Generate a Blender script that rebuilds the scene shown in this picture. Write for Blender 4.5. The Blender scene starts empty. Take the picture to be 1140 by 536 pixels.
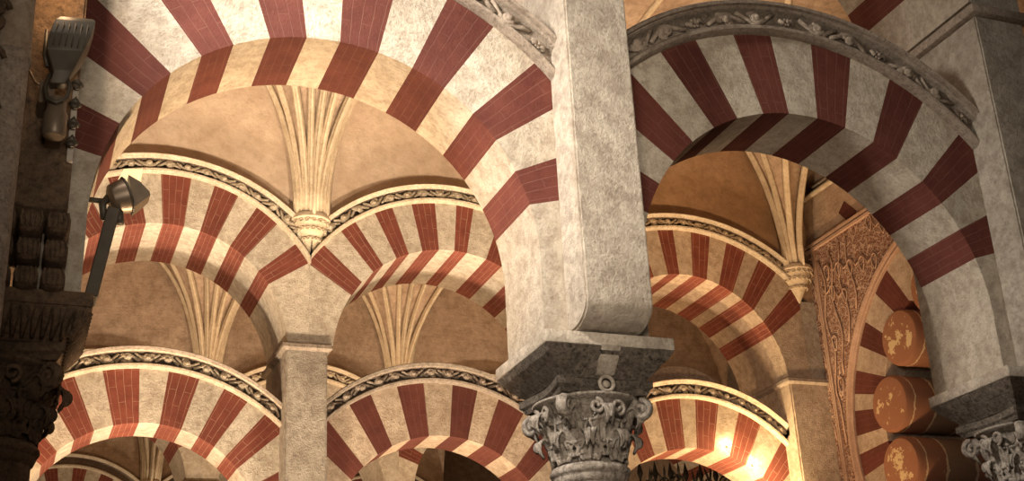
import bpy, bmesh, math, random
from math import sin, cos, pi, sqrt, atan2, radians as RD
from mathutils import Vector, Matrix
random.seed(7)
C = bpy.context.scene.collection
EYE = 1.6                      # camera height; every z below is written relative to the eye
Y1, Y2, SP = 6.30, 13.2335, 6.93
Y3, Y4, Y5 = Y2+SP, Y2+2*SP, Y2+3*SP

# ------------------------------------------------------------------ materials
def nodes(name):
    m = bpy.data.materials.new(name); m.use_nodes = True
    nt = m.node_tree; nt.nodes.clear()
    out = nt.nodes.new('ShaderNodeOutputMaterial'); b = nt.nodes.new('ShaderNodeBsdfPrincipled')
    nt.links.new(b.outputs[0], out.inputs[0])
    b.inputs['Specular IOR Level'].default_value = .25
    return m, nt, b
def N(nt, t, **kw):
    n = nt.nodes.new(t)
    for k, v in kw.items():
        if k in n.inputs: n.inputs[k].default_value = v
        else: setattr(n, k, v)
    return n
def mixc(nt, fac, a, b, mode='MIX'):
    n = nt.nodes.new('ShaderNodeMix'); n.data_type = 'RGBA'; n.blend_type = mode
    for s, v in ((n.inputs[0], fac), (n.inputs[6], a), (n.inputs[7], b)):
        if isinstance(v, bpy.types.NodeSocket): nt.links.new(v, s)
        else: s.default_value = v if not isinstance(v, tuple) else (*v, 1)
    return n.outputs[2]
def ramp(nt, src, stops):
    r = nt.nodes.new('ShaderNodeValToRGB'); e = r.color_ramp.elements
    e[0].position, e[0].color = stops[0][0], (*stops[0][1], 1)
    e[1].position, e[1].color = stops[-1][0], (*stops[-1][1], 1)
    for p, c in stops[1:-1]:
        x = e.new(p); x.color = (*c, 1)
    nt.links.new(src, r.inputs[0]); return r.outputs[0]
def g(v): return (v, v, v)
def stone(name, c1, c2, dark, scale=3, bump=.35, grain=45, rough=.9, stain=.5, pit=.5, blocks=None):
    m, nt, b = nodes(name)
    tc = N(nt, 'ShaderNodeTexCoord'); co = tc.outputs['Object']
    n1 = N(nt, 'ShaderNodeTexNoise', Scale=scale, Detail=8, Roughness=.65); nt.links.new(co, n1.inputs['Vector'])
    n2 = N(nt, 'ShaderNodeTexNoise', Scale=grain, Detail=6, Roughness=.7); nt.links.new(co, n2.inputs['Vector'])
    n3 = N(nt, 'ShaderNodeTexNoise', Scale=scale*4.3, Detail=9, Roughness=.75); nt.links.new(co, n3.inputs['Vector'])
    base = mixc(nt, ramp(nt, n1.outputs[0], [(.35, g(0)), (.65, g(1))]), c1, c2)
    st = ramp(nt, n3.outputs[0], [(.38, g(1)), (.58, g(0))])
    sm = N(nt, 'ShaderNodeMath', operation='MULTIPLY'); nt.links.new(st, sm.inputs[0]); sm.inputs[1].default_value = stain
    base = mixc(nt, sm.outputs[0], base, dark)
    pg = ramp(nt, n2.outputs[0], [(.36, g(1)), (.47, g(0))])
    pm = N(nt, 'ShaderNodeMath', operation='MULTIPLY'); nt.links.new(pg, pm.inputs[0]); pm.inputs[1].default_value = pit
    base = mixc(nt, pm.outputs[0], base, tuple(v*.45 for v in dark))
    oi = N(nt, 'ShaderNodeObjectInfo')
    hv = N(nt, 'ShaderNodeHueSaturation'); nt.links.new(base, hv.inputs['Color'])
    mr = N(nt, 'ShaderNodeMapRange'); nt.links.new(oi.outputs['Random'], mr.inputs[0]); mr.inputs[3].default_value = .88; mr.inputs[4].default_value = 1.12
    nt.links.new(mr.outputs[0], hv.inputs['Value'])
    colr = hv.outputs[0]
    hsrc = mixc(nt, .45, n2.outputs[0], n3.outputs[0])
    if blocks:
        sx = N(nt, 'ShaderNodeSeparateXYZ'); nt.links.new(co, sx.inputs[0])
        cx = N(nt, 'ShaderNodeCombineXYZ'); 
        ad = N(nt, 'ShaderNodeMath', operation='ADD'); nt.links.new(sx.outputs[0], ad.inputs[0]); nt.links.new(sx.outputs[1], ad.inputs[1])
        nt.links.new(ad.outputs[0], cx.inputs[0]); nt.links.new(sx.outputs[2], cx.inputs[1])
        bt = N(nt, 'ShaderNodeTexBrick', Scale=1); nt.links.new(cx.outputs[0], bt.inputs['Vector'])
        bt.inputs['Brick Width'].default_value = blocks[0]; bt.inputs['Row Height'].default_value = blocks[1]
        bt.inputs['Mortar Size'].default_value = .006; bt.inputs['Mortar Smooth'].default_value = .3
        f = N(nt, 'ShaderNodeMath', operation='MULTIPLY'); nt.links.new(bt.outputs['Fac'], f.inputs[0]); f.inputs[1].default_value = blocks[2]
        colr = mixc(nt, f.outputs[0], colr, tuple(v*.5 for v in dark))
    nt.links.new(colr, b.inputs['Base Color'])
    b.inputs['Roughness'].default_value = rough
    bp = N(nt, 'ShaderNodeBump', Strength=min(1, bump*1.5), Distance=.04); nt.links.new(hsrc, bp.inputs['Height']); nt.links.new(bp.outputs[0], b.inputs['Normal'])
    return m
def brick(name, c1, c2, mortar, mfac=.6, msize=.0026):
    m, nt, b = nodes(name)
    uv = N(nt, 'ShaderNodeUVMap'); tc = N(nt, 'ShaderNodeTexCoord'); co = tc.outputs['Object']
    nz = N(nt, 'ShaderNodeTexNoise', Scale=7, Detail=4); nt.links.new(co, nz.inputs['Vector'])
    dv = N(nt, 'ShaderNodeVectorMath', operation='SCALE'); nt.links.new(nz.outputs['Color'], dv.inputs[0]); dv.inputs['Scale'].default_value = .012
    av = N(nt, 'ShaderNodeVectorMath', operation='ADD'); nt.links.new(uv.outputs[0], av.inputs[0]); nt.links.new(dv.outputs[0], av.inputs[1])
    bt = N(nt, 'ShaderNodeTexBrick', Scale=1); nt.links.new(av.outputs[0], bt.inputs['Vector'])
    bt.inputs['Brick Width'].default_value = .34; bt.inputs['Row Height'].default_value = .0555
    bt.inputs['Mortar Size'].default_value = msize; bt.inputs['Mortar Smooth'].default_value = .4
    n1 = N(nt, 'ShaderNodeTexNoise', Scale=5, Detail=8, Roughness=.7); nt.links.new(co, n1.inputs['Vector'])
    n2 = N(nt, 'ShaderNodeTexNoise', Scale=60, Detail=5, Roughness=.7); nt.links.new(co, n2.inputs['Vector'])
    base = mixc(nt, ramp(nt, n1.outputs[0], [(.35, g(0)), (.66, g(1))]), c1, c2)
    base = mixc(nt, ramp(nt, n2.outputs[0], [(.62, g(0)), (.72, g(.5))]), base, tuple(min(1, v*1.8+.03) for v in c2))
    n4 = N(nt, 'ShaderNodeTexNoise', Scale=3.2, Detail=3); nt.links.new(co, n4.inputs['Vector'])
    mf = N(nt, 'ShaderNodeMath', operation='MULTIPLY'); nt.links.new(bt.outputs['Fac'], mf.inputs[0]); 
    mr0 = N(nt, 'ShaderNodeMapRange'); nt.links.new(n4.outputs[0], mr0.inputs[0]); mr0.inputs[1].default_value=.35; mr0.inputs[2].default_value=.6; mr0.inputs[3].default_value=mfac*.35; mr0.inputs[4].default_value=mfac
    nt.links.new(mr0.outputs[0], mf.inputs[1])
    base = mixc(nt, mf.outputs[0], base, mortar)
    oi = N(nt, 'ShaderNodeObjectInfo'); hv = N(nt, 'ShaderNodeHueSaturation'); nt.links.new(base, hv.inputs['Color'])
    mr = N(nt, 'ShaderNodeMapRange'); nt.links.new(oi.outputs['Random'], mr.inputs[0]); mr.inputs[3].default_value = .85; mr.inputs[4].default_value = 1.15
    nt.links.new(mr.outputs[0], hv.inputs['Value']); nt.links.new(hv.outputs[0], b.inputs['Base Color'])
    b.inputs['Roughness'].default_value = .85
    h = mixc(nt, bt.outputs['Fac'], n2.outputs[0], g(0))
    bp = N(nt, 'ShaderNodeBump', Strength=.35, Distance=.02); nt.links.new(h, bp.inputs['Height']); nt.links.new(bp.outputs[0], b.inputs['Normal'])
    return m
def plain(name, c, rough=.6, metal=0, noise=.0):
    m, nt, b = nodes(name)
    tc = N(nt, 'ShaderNodeTexCoord'); n = N(nt, 'ShaderNodeTexNoise', Scale=14, Detail=6); nt.links.new(tc.outputs['Object'], n.inputs['Vector'])
    col = mixc(nt, ramp(nt, n.outputs[0], [(.35, g(0)), (.65, g(1))]), tuple(v*(1-noise) for v in c), c)
    nt.links.new(col, b.inputs['Base Color']); b.inputs['Roughness'].default_value = rough; b.inputs['Metallic'].default_value = metal
    return m
M = {}
M['cream'] = stone('cream_limestone', (.60, .52, .41), (.47, .40, .30), (.28, .21, .15), 3.0, .5, 44, stain=.65, pit=.28)
M['cream2'] = stone('cream_stone_warm', (.56, .44, .32), (.43, .33, .235), (.26, .175, .11), 3.0, .5, 44, stain=.65, pit=.28)
M['pier'] = stone('pier_limestone', (.54, .465, .37), (.39, .33, .255), (.22, .17, .125), 2.2, .55, 46, stain=.7, pit=.3)
M['plaster'] = stone('aged_plaster', (.48, .35, .245), (.36, .25, .17), (.23, .15, .095), 1.4, .35, 30, stain=.7, pit=.2, blocks=(.42, .11, .16))
M['lime'] = stone('pale_lime_plaster', (.68, .53, .39), (.58, .43, .30), (.42, .29, .19), 1.3, .25, 24, stain=.55, pit=.12)
M['ochre'] = stone('ochre_plaster', (.50, .33, .20), (.40, .255, .15), (.26, .155, .085), 1.3, .25, 24, stain=.6, pit=.12)
M['carve'] = stone('carved_limestone', (.42, .34, .26), (.32, .25, .19), (.14, .10, .07), 6, .4, 60, stain=.6)
M['carvelight'] = stone('carved_pale_stone', (.62, .52, .38), (.50, .40, .28), (.24, .17, .10), 6, .4, 60, stain=.5)
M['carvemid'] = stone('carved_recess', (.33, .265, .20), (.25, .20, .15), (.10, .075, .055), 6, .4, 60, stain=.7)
M['recess'] = stone('shaded_recess_stone', (.24, .18, .13), (.17, .12, .09), (.07, .05, .04), 6, .4, 60, stain=.5)  # archivolt hollow: shade between the scrolls is put into the colour
M['capital'] = stone('weathered_capital_marble', (.62, .54, .45), (.42, .355, .285), (.12, .09, .065), 7, .6, 60, stain=.75)
M['impost'] = stone('dark_pitted_impost', (.25, .205, .16), (.15, .12, .09), (.05, .038, .028), 8, 1., 38, stain=.8, pit=.9)
M['darkstone'] = stone('dark_brown_stone', (.21, .135, .08), (.135, .085, .05), (.05, .033, .021), 5, .6, 40, stain=.7)  # dark brown stone for the left pier, its column and the leaf carving
M['rib'] = stone('vault_rib_stone', (.64, .52, .36), (.50, .39, .26), (.32, .22, .13), 4, .25, 50, stain=.4, pit=.3)
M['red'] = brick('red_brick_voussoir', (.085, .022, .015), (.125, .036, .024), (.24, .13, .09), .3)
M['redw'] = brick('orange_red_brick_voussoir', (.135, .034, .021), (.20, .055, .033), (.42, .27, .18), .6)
M['metal'] = plain('grey_painted_metal', (.075, .06, .042), .5, .2, .2)
M['metal2'] = plain('brown_grey_metal', (.17, .125, .085), .4, .3, .2)
M['iron'] = plain('black_wrought_iron', (.02, .018, .016), .5, .5, .3)
M['whiteplate'] = plain('pale_painted_strip', (.42, .36, .29), .5, 0, .2)
M['roll'] = None

def finish(bm, name, mats, parent=None, smooth=False, autos=None):
    me = bpy.data.meshes.new(name)
    off = Vector((0, 0, EYE))
    if parent is not None and parent.type == 'EMPTY' or parent is not None:
        org = parent.get('_org'); 
        org = Vector(org) if org is not None else Vector((0, 0, 0))
    else: org = Vector((0, 0, 0))
    for v in bm.verts: v.co = v.co + off - org
    bm.normal_update(); bm.to_mesh(me); bm.free()
    if not isinstance(mats, (list, tuple)): mats = [mats]
    for m in mats: me.materials.append(m)
    if smooth:
        for p in me.polygons: p.use_smooth = True
        if autos is not None:
            me.set_sharp_from_angle(angle=RD(autos))
    o = bpy.data.objects.new(name, me); C.objects.link(o)
    if parent is not None:
        o.parent = parent; o['_org'] = tuple(org)
    return o
def thing(name, label, cat, loc, group=None):
    o = bpy.data.objects.new(name, None); C.objects.link(o)
    o.empty_display_size = .1
    l = (loc[0], loc[1], loc[2]+EYE); o.location = l; o['_org'] = l
    o['label'] = label; o['category'] = cat
    if group: o['group'] = group
    return o
def tag(o, label, cat, group=None):
    o['label'] = label; o['category'] = cat
    if group: o['group'] = group
    return o
def struct(o): o['kind'] = 'structure'; return o
def box(bm, x0, x1, y0, y1, z0, z1, mi=0):
    vs = [bm.verts.new((x, y, z)) for x in (x0, x1) for y in (y0, y1) for z in (z0, z1)]
    for f in ((0, 1, 3, 2), (4, 6, 7, 5), (0, 4, 5, 1), (2, 3, 7, 6), (0, 2, 6, 4), (1, 5, 7, 3)):
        fc = bm.faces.new([vs[i] for i in f]); fc.material_index = mi
    return vs
def frustum(bm, r0, z0, r1, z1, mi=0):
    a = [bm.verts.new((x, y, z0)) for x, y in ((r0[0], r0[2]), (r0[1], r0[2]), (r0[1], r0[3]), (r0[0], r0[3]))]
    b = [bm.verts.new((x, y, z1)) for x, y in ((r1[0], r1[2]), (r1[1], r1[2]), (r1[1], r1[3]), (r1[0], r1[3]))]
    for i in range(4):
        j = (i+1) % 4; f = bm.faces.new((a[i], a[j], b[j], b[i])); f.material_index = mi
    bm.faces.new(a[::-1]).material_index = mi; bm.faces.new(b).material_index = mi
def bevel(bm, w, seg=2):
    bmesh.ops.bevel(bm, geom=list(bm.edges), offset=w, segments=seg, affect='EDGES', profile=.5)
def lathe(bm, cx, cy, prof, n=32, mi=0):
    rings = []
    for r, z in prof:
        rings.append([bm.verts.new((cx+r*cos(2*pi*i/n), cy+r*sin(2*pi*i/n), z)) for i in range(n)])
    for a, b in zip(rings, rings[1:]):
        for i in range(n):
            bm.faces.new((a[i], a[(i+1) % n], b[(i+1) % n], b[i])).material_index = mi
    bm.faces.new(rings[0][::-1]); bm.faces.new(rings[-1])
def tube(bm, pts, rad, n=6, mi=0, squash=None):
    pts = [Vector(p) for p in pts]; rings = []
    up = None
    for i, p in enumerate(pts):
        t = (pts[min(i+1, len(pts)-1)]-pts[max(i-1, 0)])
        if t.length < 1e-9: t = Vector((0, 0, 1))
        t.normalize()
        if up is None:
            up = Vector((0, 1, 0)) if abs(t.y) < .9 else Vector((0, 0, 1))
        u = t.cross(up)
        if u.length < 1e-6: u = t.orthogonal()
        u.normalize(); w = u.cross(t).normalized(); up = w
        r = rad[i] if isinstance(rad, (list, tuple)) else rad
        rings.append([bm.verts.new(p+u*r*cos(2*pi*k/n)+w*r*sin(2*pi*k/n)) for k in range(n)])
    for a, b in zip(rings, rings[1:]):
        for k in range(n): bm.faces.new((a[k], a[(k+1) % n], b[(k+1) % n], b[k])).material_index = mi
    bm.faces.new(rings[0][::-1]).material_index = mi; bm.faces.new(rings[-1]).material_index = mi
def blob(bm, c, r, sc=(1, 1, 1), sub=1):
    ret = bmesh.ops.create_icosphere(bm, subdivisions=sub, radius=r)
    for v in ret['verts']: v.co = Vector((v.co.x*sc[0], v.co.y*sc[1], v.co.z*sc[2]))+Vector(c)

# ------------------------------------------------------------------ arch builder
def ident(h, d, z): return (h, d, z)
class Arch:
    """arch in the (h, z) plane, extruded in depth d; maps to the world by mp"""
    def __init__(s, root, inn, out, jc, clip, d0, d1, zbot, mp=ident, segs=5):
        s.root, s.inn, s.out, s.jc, s.clip, s.d0, s.d1, s.zb, s.mp, s.segs = root, inn, out, jc, clip, d0, d1, zbot, mp, segs
    def hitc(s, c, a):
        dx, dz = cos(a), sin(a); ox, oz = s.jc[0]-c[0], s.jc[1]-c[1]
        B = ox*dx+oz*dz; D = B*B-(ox*ox+oz*oz-c[2]**2)
        t = -B+sqrt(max(D, 0)); return (s.jc[0]+t*dx, s.jc[1]+t*dz), t
    def inner(s, a): return s.hitc(s.inn, a)[0]
    def outer(s, a):
        p, t = s.hitc(s.out, a)
        if s.clip:
            for lim, sg in ((s.clip[1], 1), (s.clip[0], -1)):
                if (p[0]-lim)*sg > 0:
                    t = (lim-s.jc[0])/cos(a); p = (lim, s.jc[1]+t*sin(a))
        return p
    def cell(s, name, ins, outs, mat, uvs=None, parent=None):
        bm = bmesh.new(); uvl = bm.loops.layers.uv.new('UVMap'); mp = s.mp
        n = len(ins)
        F0 = [bm.verts.new(mp(p[0], s.d0, p[1])) for p in ins]; G0 = [bm.verts.new(mp(p[0], s.d0, p[1])) for p in outs]
        F1 = [bm.verts.new(mp(p[0], s.d1, p[1])) for p in ins]; G1 = [bm.verts.new(mp(p[0], s.d1, p[1])) for p in outs]
        R = s.inn[2]; cx, cz = s.inn[0], s.inn[1]
        def U(p): return atan2(p[1]-s.jc[1], p[0]-s.jc[0])*R
        def V(p): return math.hypot(p[0]-s.jc[0], p[1]-s.jc[1])
        def quad(vs, uv):
            if len({v for v in vs}) < 4: return
            try: f = bm.faces.new(vs)
            except ValueError: return
            for l, w in zip(f.loops, uv): l[uvl].uv = w
        for i in range(n-1):
            j = i+1
            quad((F0[i], G0[i], G0[j], F0[j]), [(V(ins[i]), U(ins[i])), (V(outs[i]), U(ins[i])), (V(outs[j]), U(ins[j])), (V(ins[j]), U(ins[j]))])
            quad((F1[i], F1[j], G1[j], G1[i]), [(V(ins[i]), U(ins[i])), (V(ins[j]), U(ins[j])), (V(outs[j]), U(ins[j])), (V(outs[i]), U(ins[i]))])
            quad((F0[i], F0[j], F1[j], F1[i]), [(s.d0, U(ins[i])), (s.d0, U(ins[j])), (s.d1, U(ins[j])), (s.d1, U(ins[i]))])
            quad((G0[i], G1[i], G1[j], G0[j]), [(s.d0, U(ins[i])), (s.d1, U(ins[i])), (s.d1, U(ins[j])), (s.d0, U(ins[j]))])
        quad((F0[0], F1[0], G1[0], G0[0]), [(0, 0)]*4); quad((F0[-1], G0[-1], G1[-1], F1[-1]), [(0, 0)]*4)
        bmesh.ops.recalc_face_normals(bm, faces=bm.faces)
        return finish(bm, name, mat, parent or s.root)
    def vous(s, a0, a1, name, mat):
        n = s.segs; an = [a0+(a1-a0)*i/(n-1) for i in range(n)]
        return s.cell(name, [s.inner(a) for a in an], [s.outer(a) for a in an], mat)
    def ring(s, reds, redm, crm, spring=True, jit=0):
        reds = sorted((RD(a), RD(b)) for a, b in reds); prev = None
        for a, b in reds:
            if prev is not None and a-prev > .01: s.vous(prev, a, 'stone_voussoir', crm)
            s.vous(a, b, 'brick_voussoir', redm); prev = b
        if spring:
            cx, cz, r = s.inn
            for side in (0, 1):
                ins, outs = [], []
                if side == 0: a_end, lim, a_st, stp = reds[0][0], s.clip[1], RD(-4), RD(.1)
                else: a_end, lim, a_st, stp = reds[-1][1], s.clip[0], RD(184), -RD(.1)
                while s.inner(a_st)[1] < s.zb+.002: a_st += stp
                k = 10
                for i in range(k+1):
                    a = a_st+(a_end-a_st)*i/k
                    p = s.inner(a); q = s.outer(a)
                    if (side == 0 and a < RD(3)) or (side == 1 and a > RD(177)): q = (lim, max(p[1], s.zb+.02))
                    ins.append(p); outs.append(q)
                # keep outer z monotone
                for i in range(len(outs)-2, -1, -1):
                    if outs[i][1] > outs[i+1][1]: outs[i] = (outs[i][0], outs[i+1][1]-.001)
                if ins[0][1] > s.zb+.02: ins.insert(0, (ins[0][0], s.zb)); outs.insert(0, (lim, s.zb))
                else: outs[0] = (lim, s.zb)
                s.cell('springer', ins, outs, crm)
def mould(root, ci, co, ang, dface, prof, mats, clip, mp=ident, n=90, name='archivolt', sub=None):
    """moulding swept round an arch; prof = [(t across 0..1, protrusion, material)]"""
    if clip:
        k1 = (clip[1]-ci[0])/ci[2]; k0 = (clip[0]-ci[0])/ci[2]
        ang = (max(ang[0], math.degrees(math.acos(min(1, k1))) if k1 < 1 else 0), min(ang[1], math.degrees(math.acos(max(-1, k0))) if k0 > -1 else 180))
    bm = bmesh.new(); rows = []
    for i in range(n+1):
        a = RD(ang[0]+(ang[1]-ang[0])*i/n); dx, dz = cos(a), sin(a)
        def at(c):
            ox, oz = ci[0]-c[0], ci[1]-c[1]; B = ox*dx+oz*dz; D = B*B-(ox*ox+oz*oz-c[2]**2)
            t = -B+sqrt(max(D, 0)); return ci[0]+t*dx, ci[1]+t*dz
        pi_, po = at(ci), at(co); row = []
        for t, p, mi in prof:
            x, z = pi_[0]+(po[0]-pi_[0])*t, pi_[1]+(po[1]-pi_[1])*t
            if clip: x = min(max(x, clip[0]), clip[1])
            row.append(bm.verts.new(mp(x, dface-p, z)))
        rows.append(row)
    for a, b in zip(rows, rows[1:]):
        for k in range(len(prof)-1):
            bm.faces.new((a[k], a[k+1], b[k+1], b[k])).material_index = prof[k][2]
    for r in (rows[0], rows[-1][::-1]):
        try: bm.faces.new(r)
        except ValueError: pass
    bmesh.ops.remove_doubles(bm, verts=bm.verts, dist=.0004)
    bmesh.ops.recalc_face_normals(bm, faces=bm.faces)
    return finish(bm, name, mats, root, True, 35)
def vine(root, ci, co, ang, d, step, clip, mat, mp=ident, name='scroll_carving', dense=True, rad=.011, seed=1):
    rnd = random.Random(seed); bm = bmesh.new()
    rm = (ci[2]+co[2])/2; L = RD(ang[1]-ang[0])*rm; n = int(L/step)
    for i in range(n):
        a = RD(ang[0])+(i+.5)/n*RD(ang[1]-ang[0]); dx, dz = cos(a), sin(a)
        def at(c):
            ox, oz = ci[0]-c[0], ci[1]-c[1]; B = ox*dx+oz*dz; D = B*B-(ox*ox+oz*oz-c[2]**2)
            t = -B+sqrt(max(D, 0)); return ci[0]+t*dx, ci[1]+t*dz
        p, q = at(ci), at(co); w = math.hypot(q[0]-p[0], q[1]-p[1])
        c = ((p[0]+q[0])/2, (p[1]+q[1])/2)
        if clip and not (clip[0]+.05 < c[0] < clip[1]-.05): continue
        sg = 1 if i % 2 else -1; R = w*.40*(1+rnd.uniform(-.1, .1))
        def P(u, v, e=0): return mp(c[0]-dz*u+dx*v, d-e, c[1]+dx*u+dz*v)
        kind = 0 if dense else (i % 3)
        if kind in (0, 1):
            pts = []
            for k in range(17):
                th = k/16*2.4*pi*1.0; rr = R*(1-.72*k/16)
                pts.append(P(sg*(rr*cos(th))*1.05, sg*rr*sin(th)*1.0, .012+.012*k/16))
            tube(bm, pts, [rad*(1.25-.4*k/16) for k in range(17)], 5)
            blob(bm, P(0, 0, .02), rad*1.6)
            pts = [P(u*step*.62, sg*R*(1.05*cos(u*pi*.9)), .008) for u in (-1, -.6, -.2, .2, .6, 1)]
            tube(bm, pts, rad*.9, 5)
            for k in range(3):
                th = rnd.uniform(0, 2*pi)
                blob(bm, P(R*1.25*cos(th), R*1.25*sin(th)*.9, .006), rad*1.7, (1.3, .6, 1))
        else:
            for k in range(6):
                th = k*pi/3; blob(bm, P(R*.62*cos(th), R*.62*sin(th), .012), R*.36, (1, .6, 1))
            blob(bm, P(0, 0, .02), R*.4)
            tube(bm, [P(-R*1.7, -R*.3, .005), P(-R*.9, R*.4, .012), P(-R*.5, 0, .01)], rad*.8, 5)
            tube(bm, [P(R*1.7, R*.3, .005), P(R*.9, -R*.4, .012), P(R*.5, 0, .01)], rad*.8, 5)
    return finish(bm, name, mat, root, True)

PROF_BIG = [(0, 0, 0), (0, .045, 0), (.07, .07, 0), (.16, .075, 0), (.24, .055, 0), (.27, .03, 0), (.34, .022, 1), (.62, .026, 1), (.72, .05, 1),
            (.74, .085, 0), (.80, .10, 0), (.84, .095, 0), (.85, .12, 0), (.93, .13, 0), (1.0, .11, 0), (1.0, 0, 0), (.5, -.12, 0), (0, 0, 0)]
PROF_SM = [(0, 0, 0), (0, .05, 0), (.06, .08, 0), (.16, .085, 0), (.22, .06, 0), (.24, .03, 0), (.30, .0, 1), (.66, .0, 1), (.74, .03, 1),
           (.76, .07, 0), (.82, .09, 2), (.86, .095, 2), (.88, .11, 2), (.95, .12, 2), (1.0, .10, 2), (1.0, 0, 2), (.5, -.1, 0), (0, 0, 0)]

ARCHES = []
def arch_thing(label, group, x, z, inn, out, jc, reds, clip, d0, d1, zbot, redm, crm, ao=None, aang=(8, 172), carve=1, prof=None,
               amats=None, vm=None, vstep=.16, dense=True, rad=.011, aclip=None, dface=None, seed=1):
    root = thing('striped_arch', label, 'arch', (x, (d0+d1)/2, zbot), group)
    A = Arch(root, inn, out, jc, clip, d0, d1, zbot)
    A.ring(reds, redm, crm)
    if ao:
        df = d0 if dface is None else dface
        ac = aclip or clip
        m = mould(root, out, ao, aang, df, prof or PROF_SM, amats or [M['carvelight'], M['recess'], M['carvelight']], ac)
        if carve:
            ci = (out[0]*.72+ao[0]*.28, out[1]*.72+ao[1]*.28, out[2]*.72+ao[2]*.28)
            co = (out[0]*.28+ao[0]*.72, out[1]*.28+ao[1]*.72, out[2]*.28+ao[2]*.72)
            ci = (out[0]+(ao[0]-out[0])*.26, out[1]+(ao[1]-out[1])*.26, out[2]+(ao[2]-out[2])*.26)
            co = (out[0]+(ao[0]-out[0])*.72, out[1]+(ao[1]-out[1])*.72, out[2]+(ao[2]-out[2])*.72)
            vine(m, ci, co, aang, df-.034, vstep, ac, vm or M['carvelight'], dense=dense, rad=rad, seed=seed)
    return root

def reds_from(base, step, width, n): return [(base+step*i, base+step*i+width) for i in range(n)]
# ---------------------------------------------------------------- front arcade (row 1)
T1 = .57
PX = (-.09, 3.08, 6.24)            # pier centres
redsA = [(14.2, 24.5), (34.8, 44.7), (55.4, 65.9), (76.2, 87.2), (96.5, 106.7), (117, 126.4), (136.2, 146.4), (156, 166.2)]
redsB = [(17.5, 27.5), (37.2, 46.2), (56.8, 65.9), (76, 85.8), (95.7, 104.7), (114.1, 123.3), (132.4, 142), (151, 161)]
big = dict(carve=1, prof=PROF_BIG, amats=[M['carve'], M['carvemid']], vm=M['carve'], vstep=.24, dense=False, rad=.019)  # second material is the hollow band, shade put in as a darker colour
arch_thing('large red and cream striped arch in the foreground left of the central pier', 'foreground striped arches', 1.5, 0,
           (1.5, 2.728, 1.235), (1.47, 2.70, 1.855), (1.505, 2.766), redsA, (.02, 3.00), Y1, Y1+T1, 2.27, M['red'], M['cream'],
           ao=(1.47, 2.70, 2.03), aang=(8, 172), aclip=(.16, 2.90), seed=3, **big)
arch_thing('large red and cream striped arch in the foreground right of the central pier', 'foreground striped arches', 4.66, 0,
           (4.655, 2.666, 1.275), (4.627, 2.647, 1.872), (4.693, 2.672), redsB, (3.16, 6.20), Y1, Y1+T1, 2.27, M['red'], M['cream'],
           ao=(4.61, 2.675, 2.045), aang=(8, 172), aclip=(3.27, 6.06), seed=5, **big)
# upper arch of the front arcade, seen above the right archivolt
up1 = arch_thing('upper arch end above the carved moulding of the right foreground arch, cut by the frame', None, 4.66, 0,
           (4.66, 4.86, 1.36), (4.66, 4.86, 1.95), (4.66, 4.86), [(17, 26), (36, 45), (55, 64), (74, 83), (93, 102), (112, 121), (131, 140), (150, 159)],
           (3.10, 6.22), Y1-.27, Y1+.86, 4.90, M['red'], M['cream'])

def pilaster_mesh(x0, x1, yf, yb, ztop, zfoot, zlow, side=.0):
    """front pilaster whose foot curves back to the impost"""
    bm = bmesh.new(); prof = [(yf, ztop), (yf, zfoot+.25), (yf, zfoot)]
    for k in range(1, 7):
        a = k/6*pi/2; prof.append((yf+(Y1-.08-yf)*(1-cos(a)), zfoot-(zfoot-zlow)*sin(a)))
    prof += [(yb, zlow), (yb, ztop)]
    rows = []
    nx = 7
    for i in range(nx+1):
        x = x0+(x1-x0)*i/nx
        rows.append([bm.verts.new((x, y, z)) for y, z in prof])
    for a, b in zip(rows, rows[1:]):
        for k in range(len(prof)):
            j = (k+1) % len(prof); bm.faces.new((a[k], a[j], b[j], b[k]))
    bm.faces.new(rows[0]); bm.faces.new(rows[-1][::-1])
    bmesh.ops.recalc_face_normals(bm, faces=bm.faces)
    es = [e for e in bm.edges if len(e.link_faces) == 2 and e.calc_face_angle(0) > .6]
    bmesh.ops.bevel(bm, geom=es, offset=.012, segments=2, affect='EDGES')
    return bm
def acanthus(bm, ang, cx, cy, r0, z0, h, w, curl, n=22, m=14, flare=.08, tilt=0):
    """one toothed leaf hugging the bell, its tip rolling outwards and down"""
    rows = []
    for i in range(n+1):
        s = i/n
        if s < .62:
            t = s/.62; r = r0+flare*t*t; z = z0+h*t
        else:
            t = (s-.62)/.38*1.35*pi; r = r0+flare+curl*(1-cos(t))*.62; z = z0+h+curl*.62*sin(t)
        env = (.62+.5*sin(min(1, s*1.15)*pi*.8)) if s < .62 else max(.22, 1.02-(s-.62)/.38*.85)
        tooth = .80+.20*abs(sin(s*pi*5.5)); ww = w*env*tooth
        row = []
        for j in range(m+1):
            q = j/m*2-1
            vein = .008*cos(q*pi*4)*(1-.4*abs(q)); mid = .016*max(0, 1-abs(q)*5)
            cup = .028*abs(q)**1.5*(1 if s < .62 else -.5)
            rr = r+vein+mid+cup-.006
            a = ang+q*ww/max(r, .1)
            row.append(Vector((cx+rr*cos(a), cy+rr*sin(a), z+.022*abs(q)*sin(s*pi*5.5)-.012*q*q)))
        rows.append(row)
    fr = [[bm.verts.new(v) for v in r] for r in rows]
    for a, b in zip(fr, fr[1:]):
        for j in range(m): bm.faces.new((a[j], a[j+1], b[j+1], b[j]))
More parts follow.
